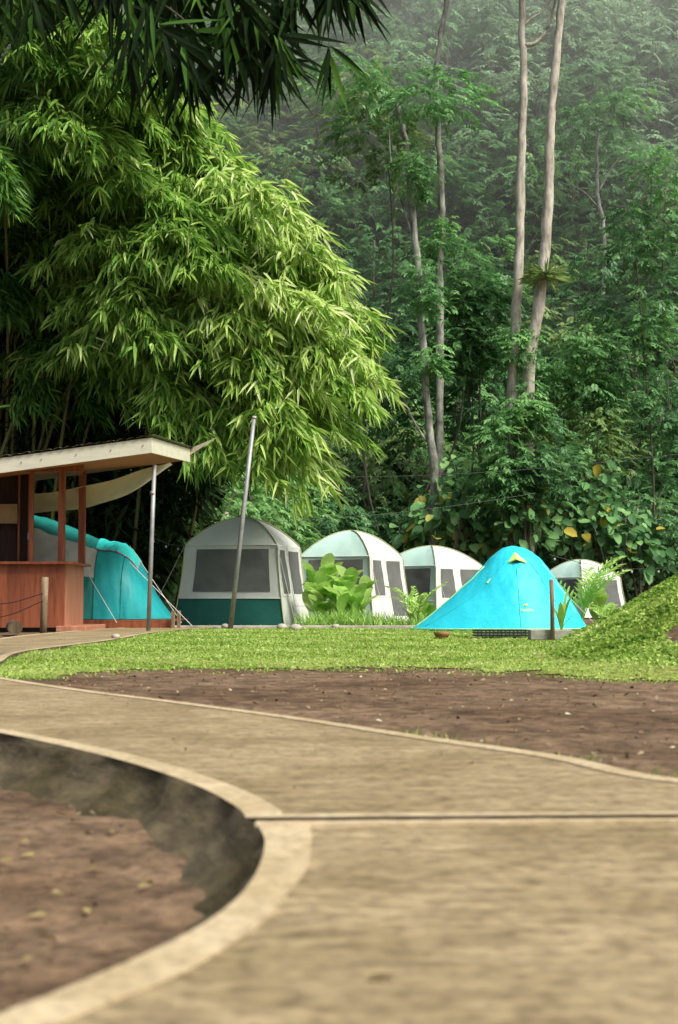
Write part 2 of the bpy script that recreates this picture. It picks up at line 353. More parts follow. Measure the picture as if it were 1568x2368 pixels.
def tufts(cxy, n, spread, L, out, T=.4):
    for (x, y) in cxy:
        X = x+rng.normal(size=n)*spread; Y = y+rng.normal(size=n)*spread
        B = np.column_stack([X, Y, height(X, Y)]); D = rng.normal(size=B.shape)*.45+np.array([0, 0, 1]); out.add(B, D, L*(.5+rng.random(n)), L*.16, np.clip(T+rng.normal(size=n)*.2, 0, 1))
ed = []
for i in range(40, 110, 4): ed.append((R_[i, 0]+nR[i, 0]*.05, R_[i, 1]+nR[i, 1]*.05))
tufts([e for e in ed if rng.random() < .45], 14, .05, .04, lv)
tufts([(1.12, 4.5), (1.2, 4.6), (1.3, 4.5)], 50, .07, .05, lv, .3)
tag(lv.build('grass', M['grass'], base=(0, 0, 0)), 'short bright green grass covering the lawn and bank in front of the tents', 'grass', kind='stuff')

lv = Leaves(); X, Y = scatter(4200, -4, 5, 4.3, 13, lambda X, Y: (X > xr(Y)+.03))
B = np.column_stack([X, Y, height(X, Y)+.010]); D = rng.normal(size=B.shape)*np.array([1, 1, .18]); s = .35+.75*rng.random(len(X))**2.5
lv.add(B, D, .042*s, .020*s, rng.random(len(X))**1.6)
X, Y = scatter(500, -4, 2, 3.7, 20, lambda X, Y: (X < xr(Y)-.05) & (X > xl(Y)+.05))
B = np.column_stack([X, Y, np.full(len(X), .012)]); D = rng.normal(size=B.shape)*np.array([1, 1, .2]); lv.add(B, D, .02, .01, .5*rng.random(len(X)))
X, Y = scatter(900, -3, 0, 2., 7, lambda X, Y: (X < xl(Y)-.2))
B = np.column_stack([X, Y, height(X, Y)+.012]); D = rng.normal(size=B.shape)*np.array([1, 1, .2]); lv.add(B, D, .022, .012, .6*rng.random(len(X)))
tag(lv.build('leaf_litter', M['litter'], base=(0, 0, 0)), 'small dry leaves scattered over the bare dirt and path', 'leaf litter', kind='stuff')
for px, py in ((130, 1900), (80, 1985), (30, 2010), (230, 2010), (110, 2140), (90, 2190), (150, 2080), (250, 1940), (320, 2070), (50, 1960), (200, 2130), (60, 2250)):
    g = G(px, py, -PIT); z = float(height(g[:1], g[1:2])[0]); l = Leaves()
    a = rng.uniform(0, 6.28); l.add(np.array([[g[0], g[1], z+.012]]), np.array([[cos(a), .5*sin(a), .08]]), .042, .018, np.array([rng.random()]))
    tag(l.build('fallen_leaf', M['litter_y'], tpl=T_LANCE), 'yellow fallen leaf lying on the sunken dirt left of the path', 'leaf', 'yellow leaves fallen on the sunken dirt')
g = G(850, 2270); l = Leaves(); l.add(np.array([[g[0], g[1], .008]]), np.array([[1, .3, .05]]), .040, .018, np.array([.3]))
tag(l.build('fallen_leaf', M['litter_y'], tpl=T_LANCE), 'single yellow leaf lying on the nearest concrete path slab', 'leaf')

# ---------------------------------------------------------------- hillside
hx = np.linspace(-80, 80, 60); hy = np.linspace(52, 150, 50); HX, HY = np.meshgrid(hx, hy)
def hillz(X, Y): return np.clip(Y-53, 0, None)*.88+1.2*nz(X, Y, .12)*np.clip((Y-53)/10, 0, 1)-.1
mb = MB(); mb.grid(np.stack([HX, HY, hillz(HX, HY)], -1)); tag(mb.build('hillside', M['hill'], smooth=True, base=(0, 52, 0)), kind='structure')

def sprays(lv, C, A, n, ln, L, W, tint):
    m = len(C); A = unit(A); Sd = unit(np.cross(A, np.array([0, 0, 1.])+rng.normal(size=(m, 3))*.25)); Nn = np.cross(Sd, A)
    for k in range(n):
        t = (k//2+1)/(n/2); s = 1 if k % 2 else -1
        B = C+A*(ln*t)[:, None]; B[:, 2] -= .25*ln*t*t
        D = A*.55+Sd*s*(.95-.5*t)+rng.normal(size=(m, 3))*.12; D[:, 2] -= .25
        lv.add(B, D, L*(.8+.4*rng.random(m)), W, np.clip(tint+rng.normal(size=m)*.12, 0, 1), Nn+rng.normal(size=(m, 3))*.25)
def crown(lv, c, r, pads, per, n, L, W):
    for i in range(pads):
        v = rng.normal(size=3); v /= np.linalg.norm(v); v *= (.35+.65*rng.random()**.6)
        pc = c+v*r; pr = .42*r[0]*(.6+.6*rng.random()); a = rng.uniform(0, 2*pi, per); q = pr*np.sqrt(rng.random(per))
        out = np.array([v[0], v[1], 0])*.6
        C = pc+np.column_stack([q*np.cos(a), q*np.sin(a), -.35*q*q/pr+rng.normal(size=per)*.16*r[2]])
        A = np.column_stack([np.cos(a), np.sin(a), rng.normal(size=per)*.35-.15])+out
        sprays(lv, C, A, n, L*2.2*(.7+.6*rng.random(per)), L, W, .22+.5*rng.random()+.2*v[2])
def limb_tree(root, pts, rad, mat, limbs=5, ll=2.0):
    m = MB(); pts = catmull(pts, 14); rad_ = np.linspace(rad, rad*.45, 14); m.tube(pts, rad_, 8)
    for k in range(limbs):
        i = rng.integers(7, 13); a = rng.uniform(0, 6.28); p = pts[i]; q = p+np.array([cos(a), sin(a), .5])*ll*.5; e = p+np.array([cos(a+.3), sin(a+.3), 1.1])*ll
        m.tube([p, q, e], [rad_[i]*.6, rad_[i]*.4, rad_[i]*.15], 6)
    m.build('trunk', mat, root, smooth=True)
def forest_tree(px, py, d, R, mat, label, group, pads=20, per=20, L=.32, trunkmat='bark_dark', zr=.8, rad=.10, bend=.3):
    c = P(px, py, d); gz = float(hillz(np.array([c[0]]), np.array([c[1]]))[0]) if d > 53 else 0.
    gz = min(gz, c[2]-R*.8)
    t = thing('forest_tree', (c[0], c[1], gz), label, 'tree', group)
    h = c[2]-gz
    limb_tree(t, [(c[0]+bend*rng.normal(), c[1], gz), (c[0]+bend*rng.normal(), c[1], gz+.35*h), (c[0]+bend*rng.normal(), c[1], gz+.7*h), (c[0], c[1], c[2]+.4*R)], rad, M[trunkmat], 5, R*.6)
    lv = Leaves(); crown(lv, c, np.array([R, R*.8, R*zr]), pads, per, 12, L, L*.42); lv.build('crown', M[mat], t)
    return t
gl = 'leafy green tree crowded among others on the steep forested hillside'; gg = 'leafy trees covering the steep hillside'
for r, py in enumerate(range(-80, 1300, 122)):
    for px in range(460, 1680, 145):
        x = px+rng.uniform(-60, 60)+(r % 2)*72; y = py+rng.uniform(-45, 45)
        if 1280 < x < 1470 and 470 < y < 590: continue
        d = 54+(1300-y)/1300*30+rng.uniform(-1.5, 1.5)
        hz = (500-y)/600+(x-1000)/1300+rng.uniform(-.15, .15)  # painted haze grows upward and to the right
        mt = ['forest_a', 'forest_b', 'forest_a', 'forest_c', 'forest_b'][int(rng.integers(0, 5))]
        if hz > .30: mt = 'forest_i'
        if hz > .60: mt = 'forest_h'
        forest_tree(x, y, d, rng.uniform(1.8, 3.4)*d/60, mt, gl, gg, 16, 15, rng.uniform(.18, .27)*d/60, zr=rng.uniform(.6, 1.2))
for (x, y, R, mt) in ((1100, 620, 1.4, 'forest_b'), (1110, 740, 1.3, 'forest_a'), (1050, 740, 1.3, 'forest_b'), (1090, 870, 1.5, 'forest_a'), (890, 320, 1.6, 'forest_c'), (1340, 830, 1.4, 'forest_b'), (1470, 640, 2.0, 'forest_a'), (1540, 480, 1.7, 'forest_b'), (1440, 830, 1.8, 'forest_b'), (920, 900, 1.5, 'forest_a'), (1350, 980, 1.6, 'forest_c'), (1500, 1020, 1.7, 'forest_a')):
    forest_tree(x, y, 51.8+rng.uniform(-.5, .5), R, mt, 'leafy tree standing close behind the tall bare trunks at the foot of the hillside', 'trees close behind the tall bare trunks', 19, 15, .19, zr=1.35, rad=.05, bend=.5)
for (x, y, R, mt) in ((1195, 1010, 1.0, 'forest_b'), (1250, 1060, 1.0, 'forest_a'), (1170, 1120, .9, 'forest_b')):
    forest_tree(x, y, 48.2, R, mt, 'small leafy tree hiding the feet of the close pale pair of trunks', 'small trees before the pale pair of trunks', 17, 14, .18, zr=1.2, rad=.04, bend=.3)
for py in range(-20, 1200, 240):
    for px in range(-60, 480, 200):
        forest_tree(px+rng.uniform(-50, 50), py, 56+rng.uniform(-2, 2)+(1200-py)/1200*22, 3.6, 'forest_a', 'dark forest tree glimpsed behind the big bamboo clump', 'dark trees behind the bamboo clump', 12, 10, .4)
lv = Leaves(); n = 15000; X = rng.uniform(-22, 30, n); Y = 52.5+52*rng.random(n)**.9; C = np.column_stack([X, Y, hillz(X, Y)+rng.uniform(0, 1.2, n)])
sprays(lv, C, np.column_stack([rng.normal(size=n), rng.normal(size=n)-.6, rng.uniform(0, .8, n)]), 10, .8*np.ones(n), .36, .15, .35*np.ones(n))
tag(lv.build('undergrowth', M['forest_a'], base=(0, 52, 0)), 'dense undergrowth covering the hillside between the trees', 'undergrowth', kind='stuff')

def tall(name_label, pts, rad, mat, d, extra=(), crz=3.4):
    w = [P(x, y, d+dd) for x, y, dd in pts]
    base = w[-1].copy(); gz = max(0, float(hillz(base[:1], base[1:2])[0])) if d > 53 else 0
    w.append(np.array([base[0]-.1, base[1], gz-.1])); w = w[::-1]
    t = thing('tall_tree', w[0], name_label, 'tree')
    m = MB(); q = catmull(w, 40); q += rng.normal(size=q.shape)*.015
    m.tube(q, np.linspace(rad*1.25, rad*.7, 40)*(1+.06*rng.normal(size=40)), 10); m.build('trunk', M[mat], t, smooth=True)
    for e in extra:
        m = MB(); ee = catmull([P(x, y, d) for x, y in e[0]], 10); m.tube(ee, np.linspace(e[1], e[1]*.4, 10), 7); m.build('limb', M[mat], t, smooth=True)
    top = w[-1]; lv = Leaves(); crown(lv, top+np.array([0, 0, crz]), np.array([2.6, 2.4, 1.4]), 14, 16, 12, .24, .10); lv.build('crown', M['forest_b'], t)
    return t
tall('tall pale straight trunk with forked limb, left of the close pale pair', [(1213, -90, 0), (1207, 60, 0), (1212, 180, 0), (1206, 330, 0), (1202, 480, 0), (1196, 700, 0), (1186, 900, 0)], .155, 'bark_pale', 49.6, [([(1212, 105), (1240, 98), (1268, 60), (1290, -20)], .09), ([(1210, 60), (1232, 40), (1262, 20), (1290, -40)], .05)])
tall('tall pale bent trunk with spiky tuft, right of the close pale pair', [(1308, -90, 0), (1292, 80, 0), (1275, 250, 0), (1270, 380, 0), (1262, 560, 0), (1240, 740, 0), (1222, 900, 0)], .175, 'bark_pale', 49.3)
tall('slim pale trunk with lichen rising left of the pale pair', [(1045, -90, 0), (1018, 90, 0), (1008, 180, 0), (1014, 320, 0), (1022, 470, 0), (1016, 620, 0), (1018, 780, 0)], .115, 'bark_lichen', 50.6)
tall('leaning mottled trunk with white lichen above the middle of the tents', [(915, 230, 0), (938, 330, 0), (955, 500, 0), (972, 690, 0), (985, 900, 0), (1003, 1110, 0)], .125, 'bark_lichen', 49.6, [([(985, 1020), (950, 960), (915, 870)], .045), ([(958, 560), (930, 470), (905, 380), (900, 300)], .045)], crz=.3)
tall('grey slim trunk seen through hanging bamboo leaves behind the leaning pole', [(514, 780, 0), (518, 960, 0), (524, 1095, 0)], .09, 'bark_pale', 46)
tall('thin forked trunk standing in the dark hollow on the right of the hillside', [(1385, 300, 0), (1380, 350, 0), (1382, 450, 0), (1396, 540, 0)], .09, 'bark_lichen', 68, [([(1380, 450), (1420, 380), (1460, 340)], .05), ([(1384, 480), (1345, 440), (1290, 420)], .04)], crz=.6)
ep = P(1262, 640, 48.9); lv = Leaves(); n = 170; D = rng.normal(size=(n, 3)); D[:, 2] = np.abs(D[:, 2])*.5; lv.add(np.tile(ep, (n, 1)), D, .65+.35*rng.random(n), .06, .4+.6*rng.random(n))
tag(lv.build('epiphyte', M['forest_c'], tpl=T_LANCE, droop=.35), 'spiky green epiphyte perched on the bent pale trunk', 'plant')
for (x, y, dd, n, lb) in ((948, 410, 49.2, 60, 'leafy climber high on the leaning mottled trunk'), (975, 660, 49.2, 60, 'leafy climber wrapped around the middle of the leaning mottled trunk'), (985, 850, 49.2, 60, 'leafy climber low on the leaning mottled trunk'), (1010, 560, 50.3, 60, 'leafy climber on the slim pale trunk'), (1195, 800, 49.3, 50, 'leafy climber on the lower left trunk of the pale pair'), (1225, 920, 49.0, 60, 'leafy climber at the base of the bent pale trunk')):
    c = P(x, y, dd); lv = Leaves(); crown(lv, c, np.array([.55, .5, .9]), 9, 12, 8, .17, .09); tag(lv.build('climbing_plant', M['forest_b']), lb, 'climber')

def broad_shrub(px, py, d, n, R, label, group):
    c = P(px, py, d); t = thing('broad_leaved_shrub', (c[0], c[1], 0), label, 'shrub', group)
    m = MB()
    for k in range(6):
        a = rng.uniform(0, 6.28); e = c+np.array([cos(a)*R*.7, sin(a)*R*.5, rng.uniform(-.3, .8)*R]); m.tube(catmull([(c[0], c[1], 0), ((c[0]+e[0])/2, (c[1]+e[1])/2, e[2]*.6), e], 8), np.linspace(.05, .015, 8), 6)
    m.build('stem', M['bark_dark'], t, smooth=True)
    v = rng.normal(size=(n, 3)); v = unit(v)*(.25+.85*rng.random((n, 1))); B = c+v*np.array([R, R*.7, R*.9])
    D = v*np.array([1, 1, .3])+rng.normal(size=v.shape)*.4-np.array([0, .3, .35]); s = .45+.75*rng.random(n)
    lv = Leaves(); lv.add(B, D, .40*s, .30*s, np.clip(rng.random(n), 0, 1), rng.normal(size=(n, 3))*.4+np.array([0, -.5, .8])); lv.build('foliage', M['teak'], t, tpl=T_ROUND, droop=.25)
for (px, py, d, n, R) in ((1030, 1190, 49.2, 160, 1.3), (1110, 1110, 50, 150, 1.4), (1220, 1190, 48.5, 180, 1.3), (1340, 1110, 50, 170, 1.5), (1420, 1210, 49.6, 170, 1.3), (1330, 1250, 50, 140, 1.1), (1130, 1240, 49.4, 110, 1.1), (1215, 985, 48.9, 60, .9), (1480, 1270, 50, 110, 1.1), (965, 1240, 50, 70, .9)):
    broad_shrub(px, py, d, n, R, 'shrub with large round leaves, some yellowing, at the forest edge behind the tents', 'broad leaved shrubs at the forest edge')
for (px, py, d, R) in ((300, 1180, 36, 1.4), (430, 1150, 38, 1.6), (380, 1270, 35.5, 1.1), (540, 1130, 41, 1.7), (250, 1110, 38, 1.4), (640, 1180, 44, 1.4), (470, 1080, 42, 1.5)):
    forest_tree(px, py, d, R, 'shrub', 'low feathery green shrub between the hut and the large grey tent', 'feathery shrubs behind the hut', 18, 17, .17)
for k, px in enumerate(range(540, 1600, 105)):
    forest_tree(px, 1235+rng.uniform(-30, 30), 51.5+rng.uniform(-.6, .6), 1.7, 'forest_a', 'dark low bush at the foot of the hillside behind the tents', 'dark bushes at the foot of the hillside', 14, 15, .2)

# ---------------------------------------------------------------- bamboo clump
bam = thing('bamboo_clump', (-7.0, 34.5, 0), 'huge arching bamboo clump with drooping bright green leaves above the hut', 'bamboo')
tips = [(500, 380), (590, 460), (640, 560), (700, 640), (755, 720), (795, 800), (800, 890), (750, 950), (690, 1010), (650, 1070), (580, 1050), (510, 1000), (440, 980), (340, 950), (430, 360), (530, 430), (580, 530), (640, 640), (690, 750), (740, 840), (700, 890), (630, 970), (580, 700), (500, 620), (450, 520), (360, 450), (280, 400), (190, 340), (90, 290), (0, 260), (60, 120), (160, 160), (260, 230), (330, 300), (260, 540), (350, 620), (420, 720), (490, 800), (560, 850), (620, 890), (370, 790), (450, 900), (540, 940), (-60, 400), (0, 10), (120, 0), (670, 820), (600, 770), (520, 720), (-60, -80), (60, -60), (180, 20), (260, 100), (340, 190), (200, -60), (420, 270), (100, 430), (200, 470), (0, 450)]
sparse = [(60, 560), (180, 640), (0, 720), (120, 820), (240, 880), (60, 940), (300, 760), (200, 970), (320, 890)]
fringe = [(555, 400), (655, 500), (730, 590), (790, 655), (830, 730), (865, 800), (870, 870), (840, 935), (790, 1000), (730, 1060), (725, 1130), (610, 1110), (500, 1060), (480, 300), (400, 220)]
lv = Leaves(); Cb = []; Db = []; tb = []
for i, (px, py) in enumerate(tips+sparse+fringe):
    kd = 0 if i < len(tips) else (1 if i < len(tips)+len(sparse) else 2)
    Tt = P(px+rng.uniform(-12, 12), py, rng.uniform(31.5, 33) if kd == 1 else rng.uniform(28.6, 32.2)); b0 = np.array([-7+rng.normal()*.8, 34.5+rng.normal()*.8, 0])
    top = max(Tt[2]+rng.uniform(.9, 2.2), 7)
    c1 = b0+np.array([.4, 0, top*.95]); c2 = np.array([b0[0]*.45+Tt[0]*.55, Tt[1]+1.2, top+.8])
    t = np.linspace(0, 1, 26)[:, None]; cur = (1-t)**3*b0+3*(1-t)**2*t*c1+3*(1-t)*t*t*c2+t**3*Tt
    if i % 2 == 0 or kd == 2:
        m = MB(); m.tube(cur, np.linspace(.05, .008, 26), 6); m.build('culm', M['culm'], bam, smooth=True)
    K = (140 if px > 330 else 88, 45, 42)[kd]; u0 = (.47, .62, .80)[kd]; u = u0+(1-u0)*rng.random(K)**.75; u = u[:, None]; base = (1-u)**3*b0+3*(1-u)**2*u*c1+3*(1-u)*u*u*c2+u**3*Tt
    off = rng.normal(size=(K, 3))*np.array([.44, .46, .18])*(1.3-.9*u); off[:, 2] -= .22*np.abs(off[:, 0])
    tl = rng.integers(1, 3, K); lit_tint = np.clip(.18+.48*np.clip(px, 0, 700)/700+.10*np.clip((600-py)/600, -.6, 1)+rng.uniform(-.14, .14)-(.15 if kd == 1 else 0), .02, .85)  # sunlit right and top, shaded left painted through the leaf tint
    for q in range(2):
        k = tl > q
        hang = np.column_stack([.20*np.sign(off[k, 0]+.1)*q, -.12*q*np.ones(k.sum()), -.18*q*np.ones(k.sum())])
        Cb.append(base[k]+off[k]+hang); Db.append(unit(off[k]+np.array([.3, -.35, -.05]))); tb.append(np.clip(np.full(k.sum(), lit_tint)+.35*(off[k, 2]+.12), 0, 1))  # higher clusters tinted lighter, painted light on the plume tops
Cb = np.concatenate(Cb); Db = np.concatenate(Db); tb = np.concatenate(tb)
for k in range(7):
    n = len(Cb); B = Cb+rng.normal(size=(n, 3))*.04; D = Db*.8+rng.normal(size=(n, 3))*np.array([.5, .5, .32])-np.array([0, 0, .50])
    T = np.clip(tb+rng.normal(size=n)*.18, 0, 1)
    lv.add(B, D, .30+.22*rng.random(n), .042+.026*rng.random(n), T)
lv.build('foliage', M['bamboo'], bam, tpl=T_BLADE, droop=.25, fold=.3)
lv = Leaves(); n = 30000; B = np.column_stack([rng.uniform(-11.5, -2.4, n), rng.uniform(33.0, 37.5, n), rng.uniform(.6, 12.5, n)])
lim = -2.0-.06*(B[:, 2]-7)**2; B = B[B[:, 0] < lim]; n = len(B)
lv.add(B, rng.normal(size=(n, 3))*np.array([1, 1, .6])-[0, 0, .5], .6, .11, rng.random(n)); lv.build('inner_shade_foliage', M['bamboo_in'], bam)  # dark leaf fill added to paint the shaded interior
for k in range(8):
    x = -7+rng.normal()*1.1; m = MB(); h = rng.uniform(7, 11); m.tube(catmull([(x, 33.8+rng.normal()*.6, 0), (x+rng.normal()*.3, 33.8, h*.5), (x+rng.normal()*1.2, 33.6, h)], 10), np.linspace(.05, .025, 10), 7); m.build('culm', M['culm'], bam, smooth=True)

def over(pts, n, label, spread=.16):
    w = [P(x, y, d*1.5) for x, y, d in pts]; t = thing('bamboo_branch', w[0], label, 'bamboo branch')
    q = catmull(w, 24); m = MB(); m.tube(q, np.linspace(.02, .005, 24), 6); m.build('stem', M['bark_dark'], t, smooth=True)
    lv = Leaves()
    for k in range(n):
        c = q[int(rng.integers(3, 24))]+rng.normal(size=3)*np.array([spread, spread*1.3, spread*.6])*1.5; a = rng.normal()*.34+.24
        K = 7; B = np.tile(c, (K, 1))+rng.normal(size=(K, 3))*.02
        an = a+rng.normal(size=K)*.42; D = np.column_stack([np.sin(an), rng.normal(size=K)*.3, -np.cos(an)])
        lv.add(B, D, .38+.24*rng.random(K), .034+.020*rng.random(K), np.clip(rng.random(K)**1.1, 0, 1), rng.normal(size=(K, 3))*.5+np.array([0, -1, 0]))
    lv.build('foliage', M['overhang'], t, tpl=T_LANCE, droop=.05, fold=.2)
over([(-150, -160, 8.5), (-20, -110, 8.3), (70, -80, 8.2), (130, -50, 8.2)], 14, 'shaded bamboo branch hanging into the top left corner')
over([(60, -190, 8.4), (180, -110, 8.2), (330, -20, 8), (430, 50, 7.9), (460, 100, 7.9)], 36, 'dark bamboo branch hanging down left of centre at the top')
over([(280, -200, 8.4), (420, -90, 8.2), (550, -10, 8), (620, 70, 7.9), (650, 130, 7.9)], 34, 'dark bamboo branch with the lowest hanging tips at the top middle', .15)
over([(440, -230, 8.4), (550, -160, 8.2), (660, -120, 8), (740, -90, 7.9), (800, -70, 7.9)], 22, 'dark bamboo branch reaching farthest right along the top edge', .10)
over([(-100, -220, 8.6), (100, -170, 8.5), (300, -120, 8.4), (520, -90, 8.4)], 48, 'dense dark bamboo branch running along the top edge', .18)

# ---------------------------------------------------------------- cabin tents
def rotz(p, a): return np.array([p[0]*cos(a)-p[1]*sin(a), p[0]*sin(a)+p[1]*cos(a), p[2]])
def cabin_tent(cx_, cy_, rot, a, hw, hr, label, mats, z0=0.):
    t = thing('cabin_tent', (cx_, cy_, z0), label, 'tent', None); org = np.array([cx_, cy_, z0])
    def sp(k, u, v, off=0):
        if v <= 1:
            s = a*(1-.17*v-.02*sin(pi*v)+.03*max(0, v-.8)); z = hw*v
        else:
            q = 2-v; s = a*.836*q; z = hw+hr*(1-q**1.9)
        sag = 1-.07*(1-u*u)*((1 if q > .15 else q/.15) if v > 1 else v**2)
        zs = -.05*hr*(1-u*u)*sin(pi*(v-1)) if v > 1 else 0
        wr = .007*sin(u*9+v*7+k)+.005*sin(u*17-v*11)+.004*sin(u*5+v*29)
        p = np.array([s*sag+off+wr*min(1, v+.2)*(0 if abs(u) > .98 or v > 1.95 else 1), u*s, z+zs+(off if v > 1 else 0)])
        return rotz(p, k*pi/2+rot)+org
    def patch(k, u0, u1, v0, v1, off, nu=14, nv=12):
        return [[sp(k, u, v, off) for u in np.linspace(u0, u1, nu)] for v in np.linspace(v0, v1, nv)]
    for k in range(4):
        m = MB(); m.grid(patch(k, -1, 1, 1, 2, 0)); m.build('roof_panel', M[mats['roof'][k]], t, smooth=True)
        m = MB(); m.grid(patch(k, -1, 1, .33, 1, 0)); m.build('wall_panel', M[mats['wall'][k]], t, smooth=True)
        m = MB(); m.grid(patch(k, -1, 1, 0, .33, 0)); m.build('skirt', M[mats['skirt'][k]], t, smooth=True)
    m = MB(); m.grid(patch(3, -.74, .80, .42, .95, .014)); m.build('window', M['meshwin'], t, smooth=True)
    for (u0, u1) in ((-.80, -.25), (.05, .78)):
        m = MB(); m.grid(patch(0, u0-.07, u1+.07, .24 if u0 > 0 and not mats['lowdoor'] else (.02 if mats['lowdoor'] and u0 > 0 else .36), 1.0, .010)); m.build('window_trim', M['fab_white'], t, smooth=True)
        m = MB(); m.grid(patch(0, u0, u1, .08 if mats['lowdoor'] and u0 > 0 else .40, .94, .022)); m.build('window', M['meshwin'], t, smooth=True)
    for k in range(4):
        m = MB(); m.tube([sp(k, 1, v, .01) for v in np.linspace(0, 2, 26)], .015, 6); m.build('pole', M['pole_olive'], t, smooth=True)
    m = MB(); m.tube([sp(3, u, 1.0, .012) for u in np.linspace(-1, 1, 14)], .010, 5); m.build('seam', M['fab_white'], t, smooth=True)
    m = MB(); m.tube([sp(3, u, .335, .010) for u in np.linspace(-1, 1, 14)], .008, 5); m.build('seam', M['fab_white'], t, smooth=True)
    for k, (ox, oy) in ((2, (-1.0, -.2)), (3, (.5, -.6))):
        p = sp(k, 1, .98, .02); q = np.array([p[0]+ox*.8, p[1]+oy, 0.0]); m = MB(); m.tube([p, q], .005, 4); m.build('guy_line', M['cord'], t)
    return t
mA = dict(roof=['fab_white', 'fab_grey', 'fab_grey', 'fab_grey2'], wall=['fab_white', 'fab_grey', 'fab_grey', 'fab_grey'], skirt=['fab_white', 'fab_green', 'fab_green', 'fab_green'], lowdoor=False)
mB = dict(roof=['fab_white', 'fab_mint', 'fab_mint', 'fab_mint'], wall=['fab_white', 'fab_mint', 'fab_mint', 'fab_mint'], skirt=['fab_white', 'fab_mint', 'fab_mint', 'fab_mint'], lowdoor=True)
cabin_tent(-2.03, 32.35, radians(-12), 1.19, 1.66, .62, 'large grey cabin tent with dark green skirt and big dark mesh window', mA)
cabin_tent(.33, 38.9, radians(-27), 1.18, 1.62, .68, 'pale mint and white cabin tent right behind the grey and green one', mB)
cabin_tent(2.70, 44.1, radians(-44), 1.27, 1.50, .60, 'pale mint cabin tent partly hidden left of the cyan dome tent', mB)
cabin_tent(7.5, 47.0, radians(-52), 1.03, 1.22, .56, 'small pale cabin tent farthest right, behind the cyan dome tent', mB)

# ---------------------------------------------------------------- cyan dome tent
tc_ = P(1200, 1456, 26.); tX, tY = tc_[0], 26.9
E = thing('dome_tent', (tX, tY, 0), 'bright cyan dome tent with lime vent and sloping porch standing on the lawn', 'tent')
hh = np.array([0, .2, .55, .85, 1.09, 1.25, 1.36, 1.43, 1.47]); xlft = np.array([-1.80, -1.53, -1.11, -.78, -.54, -.41, -.28, -.18, -.03]); xrgt = np.array([1.33, 1.19, .98, .79, .62, .48, .34, .22, .03]); dep = np.array([1.25, 1.15, .95, .78, .60, .47, .34, .22, .03])
def ep_(a, h, off=0):
    xl_, xr_, dp = [np.interp(h, hh, q) for q in (xlft, xrgt, dep)]
    c, s = cos(a), sin(a); c_ = math.copysign(abs(c)**(1.1 if c > 0 else 1.25), c)
    x = (xr_ if c > 0 else -xl_)*c_; y = dp*math.copysign(abs(s)**.9, s)
    wr = (.008*sin(5*a+h*6)+.006*sin(11*a-7*h)+.005*sin(23*a+19*h)+.005*sin(31*a-26*h))*sin(pi*h/1.475)
    k = 1+(off+wr)/max(.25, math.hypot(x, y))
    return (tX+x*k, tY+y*k, h+.01+off*.5)
H = np.concatenate([np.linspace(0, 1.2, 26), np.linspace(1.22, 1.47, 14)])
m = MB(); m.grid([[ep_(a, h) for a in np.linspace(0, 2*pi, 97)] for h in H]); m.build('canopy', M['blue'], E, smooth=True)
def strip(a0, a1, h0, h1, w, off, name, mat):
    m = MB(); m.tube([ep_(a0+(a1-a0)*t, h0+(h1-h0)*t, off) for t in np.linspace(0, 1, 20)], w, 6); return m.build(name, M[mat], E, smooth=True)
strip(pi*1.03, pi*1.06, .02, 1.1, .010, .003, 'lime_seam', 'lime'); strip(pi*1.88, pi*1.85, .3, 1.15, .006, .002, 'lime_seam', 'lime'); strip(pi*1.5, pi*1.5, .05, 1.1, .006, .003, 'centre_seam', 'teal_light'); strip(pi*1.12, pi*1.36, .05, 1.2, .006, .003, 'panel_seam', 'teal_light'); strip(pi*1.78, pi*1.66, .05, 1.2, .006, .003, 'panel_seam', 'teal_light')
m = MB()
f0 = np.array(ep_(1.5*pi, 1.35, .01)); l0 = np.array(ep_(1.5*pi-.36, 1.16, .02)); r0 = np.array(ep_(1.5*pi+.36, 1.16, .02)); md = np.array(ep_(1.5*pi, 1.16, .06))+[0, 0, .04]
m.add([f0, l0, md, r0, l0-[0, 0, .02], md-[0, 0, .02], r0-[0, 0, .02]], [(0, 1, 2), (0, 2, 3), (1, 4, 5, 2), (2, 5, 6, 3)]); m.build('vent_hood', M['lime'], E)
m = MB(); o0 = md-[0, .004, .02]; m.add([o0+[0, 0, .0], o0+[-.085, .03, -.055], o0+[.085, .03, -.055]], [(0, 1, 2)]); m.build('vent_opening', M['black'], E)
m = MB(); m.tube([ep_(1.27*pi, .88, .0), ep_(1.265*pi, .80, .0)], [.008, .018], 6); m.build('side_vent', M['lime'], E)
m = MB(); m.tube([(p[0], p[1], .025) for p in [ep_(a, 0, .01) for a in np.linspace(0, 2*pi, 60)]], .008, 6); m.build('hem', M['lime'], E)
cu = bpy.data.curves.new('tent_print', 'FONT'); cu.body = 'Naturehike'; cu.size = .078; cu.align_x = 'CENTER'; cu.extrude = 0
to = bpy.data.objects.new('tmp', cu); COL.objects.link(to); dg = bpy.context.evaluated_depsgraph_get(); me = bpy.data.meshes.new_from_object(to.evaluated_get(dg)); bpy.data.objects.remove(to)
vv = [v.co.copy() for v in me.vertices]; m = MB()
def tp(x, z):
    a = 1.5*pi+.12+x/1.6; return ep_(a, .31+z, .012)
m.add([tp(v.x, v.y) for v in vv], [tuple(p.vertices) for p in me.polygons]); m.build('printed_mark', M['orange'], E)
m = MB(); m.add([tp(-.10, .08), tp(-.03, .13), tp(0, .11), tp(.035, .145), tp(.07, .095), tp(.03, .115), tp(0, .085), tp(-.035, .11)], [(0, 1, 7), (1, 2, 6, 7), (2, 3, 5, 6), (3, 4, 5)]); m.build('printed_emblem', M['orange'], E)
p = np.array(ep_(1.8*pi, .9, .0)); m = MB(); m.tube([p, (p[0]+.75, p[1]-.8, 0)], .004, 4); m.build('guy_line', M['cord'], E)

